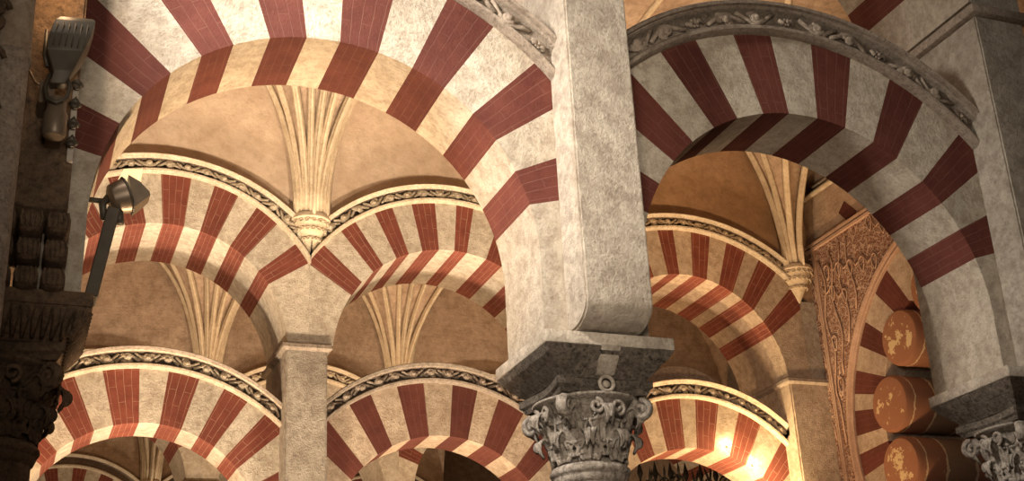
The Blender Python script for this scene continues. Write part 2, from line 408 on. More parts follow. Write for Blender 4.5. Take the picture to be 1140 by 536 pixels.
def volute(bm, c, ang, R, w, turns=1.6, n=26):
    """spiral strip in the vertical plane facing direction ang"""
    rows = []; ux, uy = cos(ang), sin(ang); px, py = -uy, ux
    for i in range(n+1):
        s = i/n; th = pi/2-s*turns*2*pi; r = R*(1-.8*s)
        row = []
        for dd, hh in ((-w/2, r), (0, r+.012), (w/2, r), (w/2, r-.022), (-w/2, r-.022)):
            u = hh*cos(th); z = hh*sin(th)
            row.append(bm.verts.new((c[0]+ux*u+px*dd, c[1]+uy*u+py*dd, c[2]+z)))
        rows.append(row)
    for a, b in zip(rows, rows[1:]):
        for j in range(5): bm.faces.new((a[j], a[(j+1) % 5], b[(j+1) % 5], b[j]))
    bm.faces.new(rows[0]); bm.faces.new(rows[-1][::-1])
def column(label, cx, cy, mcap, mimp, mslab, mshaft, group, zring=1.57, fancy=False):
    root = thing('stone_column', label, 'column', (cx, cy, -EYE), group)
    # impost block: slab over an inverted truncated pyramid in two steps
    X0, X1, W0, W1 = cx-.395, cx+.40, cy-.40, cy+.395
    bm = bmesh.new(); box(bm, X0, X1, W0, W1, 2.20, 2.275); bevel(bm, .01, 2); finish(bm, 'impost_slab', mslab, root, True, 40)
    bm = bmesh.new()
    n = 30
    def rect(i):   # (z, inset)
        return i
    lay = [(2.198, .005), (2.16, .03), (2.13, .062), (2.122, .072), (2.118, .068), (2.09, .095), (2.05, .135), (2.045, .16)]
    for (za, ia), (zb, ib) in zip(lay, lay[1:]):
        frustum(bm, (X0+ib, X1-ib, W0+ib, W1-ib), zb, (X0+ia, X1-ia, W0+ia, W1-ia), za)
    imp = finish(bm, 'impost_block', mimp, root)
    if not fancy:
        bm = bmesh.new()          # pale boss and roundel down the front middle
        frustum(bm, (cx-.055, cx+.055, W0+.10, W0+.2), 2.06, (cx-.07, cx+.07, W0-.004, W0+.1), 2.21); bevel(bm, .01, 2)
        finish(bm, 'pale_boss', mslab, imp, True, 40)
        bm = bmesh.new(); pts = []
        for k in range(25): pts.append((cx+.042*cos(k/24*2*pi), W0+.10, 2.01+.042*sin(k/24*2*pi)))
        tube(bm, pts, .012, 6); blob(bm, (cx, W0+.11, 2.01), .024, (1, .7, 1), 2)
        finish(bm, 'roundel', mslab, imp, True)
    else:
        bm = bmesh.new()          # fluted leaf ornament on the block
        for k in range(15):
            x = X0+.06+k*(X1-X0-.12)/14
            for s in (0,):
                tube(bm, [(x+.01*sin(k*2), W0+.012, 2.19), (x*.97+cx*.03, W0+.045, 2.13), (x*.92+cx*.08, W0+.10, 2.06)], [.022, .018, .010], 6)
        for k in range(12):
            y = W0+.06+k*.055
            tube(bm, [(X1-.012, y, 2.19), (X1-.045, y, 2.13), (X1-.10, y, 2.06)], [.020, .017, .010], 6)
        finish(bm, 'fluted_carving', mimp, imp, True)
    # abacus with concave sides
    bm = bmesh.new(); za, zb = 1.955, 2.045
    def ab(r, z):
        vs = []
        for q in range(4):
            a0 = pi/4+q*pi/2; a1 = a0+pi/2
            for k in range(8):
                t = k/8; p = Vector((cos(a0), sin(a0)))*(1-t)+Vector((cos(a1), sin(a1)))*t
                cc = p*r; cc *= 1-.20*sin(pi*t)*.7
                vs.append(bm.verts.new((cx+cc.x, cy+cc.y, z)))
        return vs
    rs = [ab(.375, za+.01), ab(.39, za+.03), ab(.39, za+.035), ab(.415, za+.05), ab(.415, zb)]
    for a, b in zip(rs, rs[1:]):
        for k in range(32): bm.faces.new((a[k], a[(k+1) % 32], b[(k+1) % 32], b[k]))
    bm.faces.new(rs[0][::-1]); bm.faces.new(rs[-1])
    finish(bm, 'abacus', mimp, root, True, 35)
    cap = None
    bm = bmesh.new(); z0 = zring+.05; H = 1.96-z0
    lathe(bm, cx, cy, [(.185, z0-.02), (.18, z0+.05), (.185, z0+.15), (.21, z0+.25), (.25, z0+.33), (.30, 1.95), (.31, 1.965)], 40)
    cap = finish(bm, 'capital_bell', mcap, root, True)
    for tier, (nn, zz, hh, ww, cu, off, fl) in enumerate(((8, z0-.01, .12, .078, .056, pi/8, .03), (8, z0+.06, .17, .080, .066, 0, .05))):
        for k in range(nn):
            bm = bmesh.new(); acanthus(bm, off+k*2*pi/nn, cx, cy, .192+.012*tier, zz, hh, ww, cu, flare=fl)
            bmesh.ops.recalc_face_normals(bm, faces=bm.faces)
            o = finish(bm, 'acanthus_leaf', mcap, cap, True)
            md = o.modifiers.new('s', 'SOLIDIFY'); md.thickness = .012; md.offset = 0
    for q in range(4):
        a = pi/4+q*pi/2; bm = bmesh.new()
        c = (cx+.335*cos(a), cy+.335*sin(a), 1.885)
        volute(bm, c, a, .066, .06)
        # stalk rising from the leaves to the corner
        tube(bm, [(cx+.23*cos(a), cy+.23*sin(a), z0+.17), (cx+.26*cos(a), cy+.26*sin(a), z0+.25), (cx+.315*cos(a), cy+.315*sin(a), 1.945)], [.032, .030, .024], 8)
        finish(bm, 'volute', mcap, cap, True)
        for s in (-1, 1):      # inner helices beside the fleuron
            a2 = q*pi/2+s*.30; bm = bmesh.new()
            ux, uy = cos(q*pi/2), sin(q*pi/2)
            pts = []
            for k in range(22):
                t = k/21; th = -pi/2*s+s*t*2.6*pi; r = .045*(1-.75*t)
                off = .065
                lat = s*(off)-(-s)*0+r*cos(th)*1.0; zz = 1.885+r*sin(th)
                pts.append((cx+ux*.285-uy*lat, cy+uy*.285+ux*lat, zz))
            tube(bm, pts, .012, 6); finish(bm, 'helix', mcap, cap, True)
    # astragal ring and shaft down to the floor
    bm = bmesh.new(); lathe(bm, cx, cy, [(.18, z0-.02), (.21, z0-.025), (.228, z0-.045), (.230, z0-.06), (.22, z0-.075), (.21, z0-.08), (.215, z0-.09), (.205, z0-.115), (.19, z0-.13)], 40)
    finish(bm, 'astragal', mcap, root, True)
    bm = bmesh.new(); lathe(bm, cx, cy, [(.235, -EYE+.24), (.225, -EYE+.4), (.205, 0), (.192, z0-.12)], 40); finish(bm, 'shaft', mshaft, root, True, 40)
    bm = bmesh.new(); lathe(bm, cx, cy, [(.33, -EYE), (.33, -EYE+.1), (.31, -EYE+.11), (.33, -EYE+.14), (.31, -EYE+.17), (.26, -EYE+.19), (.28, -EYE+.22), (.25, -EYE+.241)], 40)
    finish(bm, 'base', mcap, root, True, 40)
    return root
col_m = column('pale marble column with leafy volute capital and dark pitted impost under the central pier', 3.085, 6.59, M['capital'], M['impost'], M['pier'], M['capital'], 'foreground columns')
column('grey leafy capital and impost block at the right edge under the right arch', 6.25, 6.59, M['capital'], M['impost'], M['pier'], M['capital'], 'foreground columns')
column('dark brown carved capital and column at the lower left corner', -.075, 6.59, M['darkstone'], M['darkstone'], M['darkstone'], M['darkstone'], 'foreground columns', fancy=True)

def front_pier(label, cx, mat, x0, x1, yf=6.03, foot=2.42, low=2.285, ztop=4.80):
    root = thing('square_pier', label, 'pier', (cx, 6.5, low), 'foreground piers')
    finish(pilaster_mesh(x0, x1, yf, Y1+T1+.27, ztop, foot, low), 'pilaster', mat, root, True, 30)
    # pier mass behind, between the arches, up to the string course
    bm = bmesh.new()
    box(bm, x0-.045, x1+.045, yf-.045, Y1+.90, ztop, ztop+.075); bevel(bm, .02, 2)
    finish(bm, 'string_course', M['carve'], root, True, 40)
    bm = bmesh.new(); box(bm, x0+.0, x1-.0, yf, Y1-.272, ztop+.076, 8.6); finish(bm, 'upper_pier', mat, root)
    return root
front_pier('tall pale square pier in the centre foreground standing on the leafy capital', 3.08, M['pier'], 2.875, 3.287)
front_pier('dim square pier at the right edge beyond the right foreground arch', 6.26, M['pier'], 6.045, 6.47)
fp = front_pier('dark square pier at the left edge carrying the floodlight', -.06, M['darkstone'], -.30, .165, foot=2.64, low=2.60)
# rolled corbels under the left pilaster
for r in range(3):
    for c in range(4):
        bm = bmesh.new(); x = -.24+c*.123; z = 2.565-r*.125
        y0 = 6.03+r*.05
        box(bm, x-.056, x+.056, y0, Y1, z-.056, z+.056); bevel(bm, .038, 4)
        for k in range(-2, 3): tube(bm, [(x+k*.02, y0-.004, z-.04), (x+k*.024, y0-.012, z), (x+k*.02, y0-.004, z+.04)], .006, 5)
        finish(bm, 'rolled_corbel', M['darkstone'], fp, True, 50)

# ---------------------------------------------------------------- rear arcades
T2 = 1.135; LREC = .27
def tri_reds(a, step, w, n): return [(a+i*step, a+i*step+w) for i in range(n)]
redsC = [(33.3, 41.7), (51.4, 60.5), (68, 76.7), (84.7, 94.8), (102.5, 112), (120, 129.5), (138, 147)]
redsD = [(31, 39), (46.5, 54.5), (62, 70), (79.7, 85.8), (93.4, 101.7), (108.6, 115.3), (123, 129.2), (137.1, 145.7)]
redsG = [(38.5, 46), (53, 60.3), (65.7, 73), (79.3, 86.3), (92.9, 98.6), (106, 113), (120, 127), (134, 142)]
redsE = [(22, 31), (41.7, 49.6), (56.5, 65.1), (73.6, 83.6), (92.8, 104.1), (112.7, 122.2), (131, 140), (149, 158)]
redsF = [(23, 33), (43, 51.5), (59.7, 69.2), (76.7, 85.2), (94.8, 103.7), (112.7, 120.5), (129, 137.5), (147, 156)]
redsH = [(28, 37), (45.5, 53.5), (62, 70.1), (77.4, 85.3), (90.7, 99.2), (105.5, 113), (120, 128), (136, 144)]
pc = [-.22, 2.945, 6.10, 9.33, 12.4]
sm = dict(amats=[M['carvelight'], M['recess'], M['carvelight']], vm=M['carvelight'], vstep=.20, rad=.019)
yl = Y2+LREC
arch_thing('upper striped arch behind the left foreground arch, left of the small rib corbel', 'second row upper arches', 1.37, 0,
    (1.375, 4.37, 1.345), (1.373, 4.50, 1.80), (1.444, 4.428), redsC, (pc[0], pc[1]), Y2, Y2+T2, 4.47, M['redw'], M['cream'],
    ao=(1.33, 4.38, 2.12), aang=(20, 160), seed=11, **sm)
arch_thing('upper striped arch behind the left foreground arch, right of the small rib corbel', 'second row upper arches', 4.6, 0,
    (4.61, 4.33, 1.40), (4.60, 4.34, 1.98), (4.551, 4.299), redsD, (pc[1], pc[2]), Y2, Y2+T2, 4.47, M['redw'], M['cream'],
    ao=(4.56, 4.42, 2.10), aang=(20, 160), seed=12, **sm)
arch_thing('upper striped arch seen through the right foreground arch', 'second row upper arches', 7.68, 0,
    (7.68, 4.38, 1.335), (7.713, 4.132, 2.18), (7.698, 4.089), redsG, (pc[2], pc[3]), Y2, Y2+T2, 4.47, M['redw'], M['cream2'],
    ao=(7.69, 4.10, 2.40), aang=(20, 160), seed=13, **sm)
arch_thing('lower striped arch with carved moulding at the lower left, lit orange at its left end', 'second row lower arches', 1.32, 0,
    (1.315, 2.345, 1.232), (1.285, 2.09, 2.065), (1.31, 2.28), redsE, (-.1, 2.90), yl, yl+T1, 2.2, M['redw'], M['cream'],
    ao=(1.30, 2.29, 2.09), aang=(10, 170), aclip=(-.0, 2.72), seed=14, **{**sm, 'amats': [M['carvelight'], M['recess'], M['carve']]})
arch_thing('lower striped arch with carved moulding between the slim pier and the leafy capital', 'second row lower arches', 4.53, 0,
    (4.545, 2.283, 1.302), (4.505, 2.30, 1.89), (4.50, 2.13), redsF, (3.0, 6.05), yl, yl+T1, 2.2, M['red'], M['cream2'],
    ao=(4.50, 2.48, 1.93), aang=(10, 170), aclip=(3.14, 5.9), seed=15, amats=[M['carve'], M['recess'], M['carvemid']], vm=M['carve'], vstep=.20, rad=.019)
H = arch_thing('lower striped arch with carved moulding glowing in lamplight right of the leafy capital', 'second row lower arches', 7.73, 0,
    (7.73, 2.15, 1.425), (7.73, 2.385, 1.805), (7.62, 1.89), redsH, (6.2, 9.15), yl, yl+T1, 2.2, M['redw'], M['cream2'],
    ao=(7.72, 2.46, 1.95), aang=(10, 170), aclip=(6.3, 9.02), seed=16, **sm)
bm = bmesh.new()    # plain masonry hump standing up behind the glowing archivolt
pts = [(7.68+.66*cos(RD(a)), 4.12+.50*sin(RD(a))) for a in range(0, 181, 12)]
fr = [bm.verts.new((x, yl+.06, z)) for x, z in pts]; bk = [bm.verts.new((x, yl+T1-.02, z)) for x, z in pts]
for i in range(len(pts)-1): bm.faces.new((fr[i], bk[i], bk[i+1], fr[i+1]))
bm.faces.new(fr[::-1]); bm.faces.new(bk); bm.faces.new((fr[0], fr[-1], bk[-1], bk[0]))
bmesh.ops.recalc_face_normals(bm, faces=bm.faces); finish(bm, 'masonry_hump', M['carve'], H)

def rear_pier(label, cx, y, x0, x1, group, mat=None, t=T2):
    mat = mat or M['pier']
    root = thing('square_pier', label, 'pier', (cx, y+t/2, -EYE), group)
    bm = bmesh.new(); box(bm, x0, x1, y, y+t, -EYE, 4.385); bmesh.ops.bevel(bm, geom=[e for e in bm.edges if abs(e.verts[0].co.z-e.verts[1].co.z) > 1], offset=.02, segments=2, affect='EDGES')
    finish(bm, 'pier_shaft', mat, root, True, 35)
    bm = bmesh.new()
    frustum(bm, (x0-.01, x1+.01, y-.01, y+t+.01), 4.385, (x0-.045, x1+.045, y-.045, y+t+.045), 4.41)
    box(bm, x0-.045, x1+.045, y-.045, y+t+.045, 4.41, 4.45); frustum(bm, (x0-.045, x1+.045, y-.045, y+t+.045), 4.45, (x0, x1, y, y+t), 4.469)
    finish(bm, 'string_course', M['carve'], root)
    bm = bmesh.new(); box(bm, x0+.06, x1-(.06 if cx < 9 else 0), y+.012, y+t-.012, 4.46, 5.5); finish(bm, 'pier_head', M['cream'], root)
    return root
rear_pier('slim pale pier between the two lower striped arches at left, below the rib corbel', 2.93, Y2, 2.705, 3.16, 'second row piers')
rear_pier('brown pier beside the carved stucco wall, right of the glowing arch', 9.27, Y2, 9.02, 9.59, 'second row piers', M['cream2'])
rear_pier('pier of the second row hidden behind the central pier', 6.10, Y2, 5.87, 6.33, 'second row piers')
rear_pier('pier of the second row behind the dark left pier', -.22, Y2, -.46, .02, 'second row piers')

def lunette(name, xa, xb, y, arch, ztop, mat, t=.9, n=48, rec=.0):
    """wall above an arch: bottom follows the extrados, top follows the vault"""
    cx, cz, r = arch; bm = bmesh.new(); rows = []
    xm, a = (xa+xb)/2, (xb-xa)/2
    for i in range(n+1):
        x = xa+(xb-xa)*i/n; d = r*r-(x-cx)**2
        zb = cz+sqrt(d) if d > 0 else cz
        zb = max(zb-.03, 5.3)
        zt = max(ztop, zb+.05)
        rows.append([bm.verts.new((x, yy, zz)) for yy, zz in ((y+rec, zb), (y+rec, zt), (y+t, zt), (y+t, zb))])
    for p, q in zip(rows, rows[1:]):
        for k in range(4):
            j = (k+1) % 4; bm.faces.new((p[k], q[k], q[j], p[j]))
    bm.faces.new(rows[0]); bm.faces.new(rows[-1][::-1])
    bmesh.ops.recalc_face_normals(bm, faces=bm.faces)
    return struct(finish(bm, name, mat))
lunette('wall_rear', pc[0], pc[1], Y2, (1.33, 4.38, 2.0), 8.7, M['lime'], rec=.03)
lunette('wall_rear', pc[1], pc[2], Y2, (4.56, 4.42, 2.0), 8.7, M['lime'], rec=.03)
lunette('wall_rear', pc[2], pc[3]+.3, Y2, (7.69, 4.10, 2.3), 8.7, M['ochre'], rec=.03)

Z0, HV = 5.95, 2.45
def rib_cluster(label, cx, y, a, b, group, sides=(-1, 1), mat=None, full=True):
    mat = mat or M['rib']
    root = thing('rib_cluster', label, 'vault ribs', (cx, y, 5.47), group)
    # carved half-cone corbel
    bm = bmesh.new(); n = 20
    prof = [(.012, 5.47), (.04, 5.53), (.085, 5.62), (.15, 5.74), (.19, 5.83), (.20, 5.87), (.215, 5.88), (.23, 5.90), (.225, 5.93), (.215, 5.955)]
    rings = []
    for r, z in prof: rings.append([bm.verts.new((cx+r*cos(pi+pi*i/n), y-.0+r*.95*sin(pi+pi*i/n), z)) for i in range(n+1)])
    for p, q in zip(rings, rings[1:]):
        for i in range(n): bm.faces.new((p[i], p[i+1], q[i+1], q[i]))
        bm.faces.new((p[0], q[0], q[n], p[n]))
    bm.faces.new(rings[0]); bm.faces.new(rings[-1])
    bmesh.ops.recalc_face_normals(bm, faces=bm.faces)
    cb = finish(bm, 'corbel', mat, root, True, 40)
    if full:
        bm = bmesh.new()
        for k in range(9):
            a_ = pi+pi*(k+.5)/9; 
            for zz, rr in ((5.66, .115), (5.76, .17), (5.85, .20)):
                R = .030*(rr/.2)**.5; c0 = Vector((cx+rr*cos(a_), y+rr*.95*sin(a_), zz)); tx = Vector((-sin(a_), cos(a_), 0))
                nx = Vector((cos(a_), sin(a_), 0)); sg = 1 if (k+int(zz*10)) % 2 else -1
                tube(bm, [c0+nx*.012+tx*(sg*R*(1-.6*j/10)*cos(j/10*2.2*pi))+Vector((0, 0, R*(1-.6*j/10)*sin(j/10*2.2*pi))) for j in range(11)], .008, 5)
        finish(bm, 'scroll_carving', mat, cb, True)
    T = []
    for s in sides: T += [(s*a, .0, s*.165), (s*a, b*.30, s*.125), (s*a, b, s*.075)]
    T += [(0.0, b, 0.0)]
    if len(sides) == 2 and full: T += [(.42*a, b, .035), (-.42*a, b, -.035)]
    def rpath(tx, ty, x0, back=0):
        yo = -.07-.09*(1-abs(x0)/.165)+back; out = []
        for k in range(23):
            s = (k/22)**1.6
            yy = y-.07+back if ty == 0 else y+yo*(1-s)-ty*s
            out.append(Vector((cx+x0*(1-s)+tx*s, yy, Z0-.02+(HV+.02)*sqrt(max(0, 1-(1-s)**2)))))
        return out
    TS = sorted(T, key=lambda q: (q[2], q[0])); bm = bmesh.new()
    G_ = [[bm.verts.new(p) for p in rpath(*q, back=.065)] for q in TS]
    for p, q in zip(G_, G_[1:]):
        for k in range(22): bm.faces.new((p[k], q[k], q[k+1], p[k+1]))
    w_ = finish(bm, 'fan_web', M['plaster'], root, True); md = w_.modifiers.new('s', 'SOLIDIFY'); md.thickness = .03
    for tx, ty, x0 in T:
        bm = bmesh.new(); pts = []; rad = []
        yo = -.07-.09*(1-abs(x0)/.165)
        for k in range(23):
            s = (k/22)**1.6
            x = cx+x0*(1-s)+tx*s; yy = y+yo*(1-s)-ty*s
            z = Z0-.02+(HV+.02)*sqrt(max(0, 1-(1-s)**2))
            if ty == 0: yy = y-.07
            pts.append(Vector((x, yy, z))); rad.append(.046 if (abs(tx) == a and ty == b) or tx == 0 else .042)
        tube(bm, pts, rad, 8)
        tube(bm, [p+Vector((0, -.036, -.012)) for p in pts], [r*.5 for r in rad], 6)
        finish(bm, 'rib', mat, root, True)
    return root
def vault(name, xs, ya, yb, mat, nx=16, ny=24):
    for xa, xb in zip(xs, xs[1:]):
        bm = bmesh.new(); gr = []
        for i in range(nx+1):
            u = -cos(pi*i/nx); row = []
            for j in range(ny+1):
                v = -cos(pi*j/ny)
                s = max(1-abs(u), 1-abs(v)); z = Z0+.04+HV*sqrt(max(0, 1-(1-s)**2))
                row.append(bm.verts.new(((xa+xb)/2+(xb-xa)/2*u, (ya+yb)/2+(yb-ya)/2*v, z)))
            gr.append(row)
        for i in range(nx):
            for j in range(ny): bm.faces.new((gr[i][j], gr[i][j+1], gr[i+1][j+1], gr[i+1][j]))
        struct(finish(bm, name, mat, None, True))
vault('ceiling', [pc[0]-3.16]+pc[:4], Y1+.86, Y2+.03, M['plaster'])
b12 = (Y2-Y1-.86)/2
rib_cluster('fan of slender vault ribs on a small carved corbel seen through the left foreground arch', pc[1], Y2, 1.575, b12, 'second row vault ribs')
rib_cluster('fan of vault ribs behind the central pier, tips showing above the right arch', pc[2], Y2, 1.575, b12, 'second row vault ribs')
rib_cluster('fan of vault ribs on a carved corbel beside the carved stucco wall', pc[3], Y2, 1.575, b12, 'second row vault ribs', sides=(-1,))
# ---------------------------------------------------------------- third and fourth rows
def row(k, y, xs, x_off, detail, names_up, names_lo, names_rib, names_pier, zhi=8.7):
    for i, (xa, xb) in enumerate(zip(xs, xs[1:])):
        cx = (xa+xb)/2
        reds = tri_reds(27, 17.6, 8.4, 8)
        arch_thing(names_up[i], 'row %s upper arches' % k, cx, 0, (cx, 4.37, 1.335), (cx, 4.37, 1.82), (cx, 4.36), reds, (xa, xb), y, y+T2, 4.47, M['redw'], M['cream'],
                   ao=(cx, 4.38, 2.08), aang=(20, 160), carve=detail, seed=20+i, **sm)
        if names_lo: arch_thing(names_lo[i], 'row %s lower arches' % k, cx, 0, (cx, 2.3, 1.27), (cx, 2.25, 1.87), (cx, 2.25), tri_reds(22, 18, 8.6, 8), (xa+.2, xb-.2), y+LREC, y+LREC+T1, 2.2, M['redw'], M['cream'],
                   ao=(cx, 2.4, 1.98), aang=(10, 170), carve=0)
        lunette('wall_rear', xa, xb, y, (cx, 4.38, 2.0), zhi, M['plaster'], rec=.03)
    for i, x in enumerate(xs):
        rear_pier(names_pier[i], x, y, x-.235, x+.235, 'row %s piers' % k)
        if names_rib[i]: rib_cluster(names_rib[i], x, y, 1.575, (SP-T2)/2, 'row %s vault ribs' % k, full=detail)
x3 = [-.30, 2.86, 6.01, 9.17, 12.33]
row('three', Y3, x3, 0, 1,
    ['far striped arch glimpsed through the lower left arch, beside two thin ribs', 'far striped arch glimpsed through the arch below the slim pier, before bright ribs',
     'far striped arch behind the central capital', 'far striped arch behind the glowing lower arch'],
    None,
    ['', 'fan of vault ribs rising behind the lower left arch', 'fan of vault ribs rising behind the arch left of the leafy capital', 'far fan of vault ribs behind the central pier', ''],
    ['far third row pier behind the dark left capital', 'far third row pier seen through the lower left arch', 'far third row pier seen through the arch left of the leafy capital', 'far third row pier behind the leafy capital', 'far third row pier behind the stucco wall'])
vault('ceiling', x3, Y2+.9, Y3+.03, M['plaster'])
x4 = [-.35, 2.8, 5.95, 9.1]
row('four', Y4, x4, 0, 0,
    ['farthest striped arch at the bottom of the lower left arch', 'farthest striped arch in the opening left of the leafy capital', 'farthest striped arch hidden near the leafy capital'],
    None,
    ['', 'thin pale ribs deep inside the lower left arch', 'bright vault ribs deep inside the arch left of the leafy capital', ''],
    ['farthest pier at the left', 'farthest pier deep inside the lower left arch', 'farthest pier deep inside the arch left of the leafy capital', 'farthest pier near the leafy capital'])
vault('ceiling', x4, Y3+.9, Y4+.03, M['plaster'])

def wallbox(name, *a, mat=None):
    bm = bmesh.new(); box(bm, *a); return struct(finish(bm, name, mat or M['plaster']))
wallbox('wall_back', -6, 14.5, Y5, Y5+.3, -EYE, 9)
wallbox('wall_right', 13.6, 13.9, Y2-1, Y5, -EYE, 9)
wallbox('wall_left', -6, -5.7, Y2-1, Y5, -EYE, 9)
wallbox('floor', -12, 16, -6, Y5+.3, -EYE-.2, -EYE, mat=M['carve'])
wallbox('ceiling', -6, 14.5, Y1-.2, Y5+.3, 8.85, 9.05)

# ---------------------------------------------------------------- transverse wall with the lobed arch
XW = 9.6; TC = (10.64, 3.52)
def tmap(h, d, z): return (d, h, z)
m, nt, b_ = nodes('carved_stucco')
tc = N(nt, 'ShaderNodeTexCoord'); sp = N(nt, 'ShaderNodeSeparateXYZ'); nt.links.new(tc.outputs['Object'], sp.inputs[0])
cb_ = N(nt, 'ShaderNodeCombineXYZ'); nt.links.new(sp.outputs[1], cb_.inputs[0]); nt.links.new(sp.outputs[2], cb_.inputs[1])
v1 = N(nt, 'ShaderNodeTexVoronoi', Scale=11, feature='DISTANCE_TO_EDGE'); nz = N(nt, 'ShaderNodeTexNoise', Scale=9, Detail=2)
nt.links.new(cb_.outputs[0], nz.inputs['Vector'])
ad = N(nt, 'ShaderNodeVectorMath', operation='SCALE'); nt.links.new(nz.outputs['Color'], ad.inputs[0]); ad.inputs['Scale'].default_value = .12
a2 = N(nt, 'ShaderNodeVectorMath', operation='ADD'); nt.links.new(cb_.outputs[0], a2.inputs[0]); nt.links.new(ad.outputs[0], a2.inputs[1])
nt.links.new(a2.outputs[0], v1.inputs['Vector'])
v2 = N(nt, 'ShaderNodeTexVoronoi', Scale=26, feature='DISTANCE_TO_EDGE'); nt.links.new(a2.outputs[0], v2.inputs['Vector'])
e1 = ramp(nt, v1.outputs['Distance'], [(.03, g(1)), (.09, g(0))]); e2 = ramp(nt, v2.outputs['Distance'], [(.05, g(.8)), (.16, g(0))])
mx = mixc(nt, 1, e1, e2, 'LIGHTEN')
col = mixc(nt, mx, (.20, .085, .05), (.50, .33, .235)); nt.links.new(col, b_.inputs['Base Color']); b_.inputs['Roughness'].default_value = .9
bp = N(nt, 'ShaderNodeBump', Strength=1, Distance=.03); nt.links.new(mx, bp.inputs['Height']); nt.links.new(bp.outputs[0], b_.inputs['Normal'])
M['stucco'] = m
M['stuccoline'] = stone('stucco_ribbon', (.52, .34, .24), (.42, .26, .17), (.28, .16, .10), 6, .3, 60, stain=.3)
tw = thing('lobed_arch_wall', 'side wall with carved reddish stucco panel and striped arch with big roll lobes', 'arch', (XW+.5, TC[0], -EYE))
def tring(name, r0, r1, a0, a1, x0, x1, mat, seg=5, par=None):
    A = Arch(par or tw, (TC[0], TC[1], r0), (TC[0], TC[1], r1), TC, None, x0, x1, 0, tmap, seg)
    return A.vous(RD(a0), RD(a1), name, mat)
a = -42.0
edges = [(-26, -14), (-2.8, 3.1), ]
k = 0; A0 = [-45, -32.5, -20, -8.6, -1.5+-1, 3.1+1, 10.5, 16.5, 22.9, 28.6+1]
bs = [-44, -36, -28, -17.5, -10, -2.8, 3.1, 11.1, 16.5, 24, 32, 40, 50, 59, 69, 78, 88, 97, 107, 116, 126, 135, 145, 154, 164, 173, 183, 192, 202, 211, 220]
for i, (p, q) in enumerate(zip(bs, bs[1:])):
    red = i % 2 == 0
    tring('brick_voussoir' if red else 'stone_voussoir', 1.62, 2.2, p, q, XW, XW+1.1, M['red'] if red else M['cream2'], 4)
# archivolt border
for p, q in ((-44, 220),):
    bm = bmesh.new(); rows = []
    for i in range(121):
        aa = RD(p+(q-p)*i/120)
        rows.append([bm.verts.new((XW-e, TC[0]+r*cos(aa), TC[1]+r*sin(aa))) for r, e in ((2.195, 0), (2.195, .03), (2.215, .045), (2.24, .03), (2.25, .02), (2.27, .05), (2.30, .055), (2.31, .02), (2.31, -.02))])
    for u, v in zip(rows, rows[1:]):
        for k in range(8): bm.faces.new((u[k], v[k], v[k+1], u[k+1]))
    finish(bm, 'archivolt', M['stuccoline'], tw, True, 40)
# wall around
bm = bmesh.new(); n = 180
ya, yb, za, zb = 7.18, 13.56, -EYE, 8.7
def rectp(aa):
    dx, dz = cos(aa), sin(aa); t = 1e9
    if dx > 1e-9: t = min(t, (yb-TC[0])/dx)
    if dx < -1e-9: t = min(t, (ya-TC[0])/dx)
    if dz > 1e-9: t = min(t, (zb-TC[1])/dz)
    if dz < -1e-9: t = min(t, (za-TC[1])/dz)
    return TC[0]+t*dx, TC[1]+t*dz
angs = sorted([2*pi*i/n for i in range(n)]+[atan2(z-TC[1], y-TC[0]) % (2*pi) for y in (ya, yb) for z in (za, zb)])
def inrad(aa):     # arch opening: circle above, straight jambs to the floor
    d = math.degrees(aa)
    if d > 220 and d < 316:
        t = 1e9
        if sin(aa) < 0: t = (za+.0-TC[1])/sin(aa)
        w = 2.2*cos(RD(40))
        t2 = w/abs(cos(aa)) if abs(cos(aa)) > 1e-6 else 1e9
        return min(t, t2)
    return 2.2
def quadring(x0, x1):
    P = []
    for aa in angs:
        r = inrad(aa); q = rectp(aa); i_ = (TC[0]+r*cos(aa), TC[1]+r*sin(aa))
        P.append((i_, q))
    V = [[bm.verts.new((x, p[0], p[1])) for x in (x0, x1) for p in pr] for pr in P]
    for i in range(len(V)):
        a_, b2 = V[i], V[(i+1) % len(V)]
        for f in ((a_[0], a_[1], b2[1], b2[0]), (a_[2], b2[2], b2[3], a_[3]), (a_[0], b2[0], b2[2], a_[2]), (a_[1], a_[3], b2[3], b2[1])):
            try: bm.faces.new(f)
            except ValueError: pass
quadring(XW, XW+1.1)
bmesh.ops.remove_doubles(bm, verts=bm.verts, dist=.0005); bmesh.ops.recalc_face_normals(bm, faces=bm.faces)
finish(bm, 'wall_masonry', M['plaster'], tw)
# carved stucco spandrel: between border circle, outer strip and the top rail
bm = bmesh.new(); zt = 6.19; yo = 13.50; ysp = 13.10
def panel(pts, x, t=.025):
    f = [bm.verts.new((x, p[0], p[1])) for p in pts]; k = [bm.verts.new((x+t, p[0], p[1])) for p in pts]
    bm.faces.new(f)
    for i in range(len(pts)):
        j = (i+1) % len(pts); bm.faces.new((f[i], k[i], k[j], f[j]))
cp = [(TC[0]+2.31*cos(RD(q)), TC[1]+2.31*sin(RD(q))) for q in range(0, 91, 3)]
for (y0, z0), (y1, z1) in zip(cp, cp[1:]):
    panel([(y0, z0), (min(ysp, y0+9) if False else ysp, z0), (ysp, z1), (y1, z1)], XW-.025)
panel([(cp[-1][0], cp[-1][1]), (ysp, cp[-1][1]), (ysp, zt), (cp[-1][0], zt)], XW-.025)
cpl = [(TC[0]+2.31*cos(RD(q)), TC[1]+2.31*sin(RD(q))) for q in range(0, -61, -4)]
for (y0, z0), (y1, z1) in zip(cpl, cpl[1:]): panel([(y0, z0), (ysp, z0), (ysp, z1), (y1, z1)], XW-.025)
bmesh.ops.recalc_face_normals(bm, faces=bm.faces)
spn = finish(bm, 'stucco_spandrel', M['stucco'], tw)
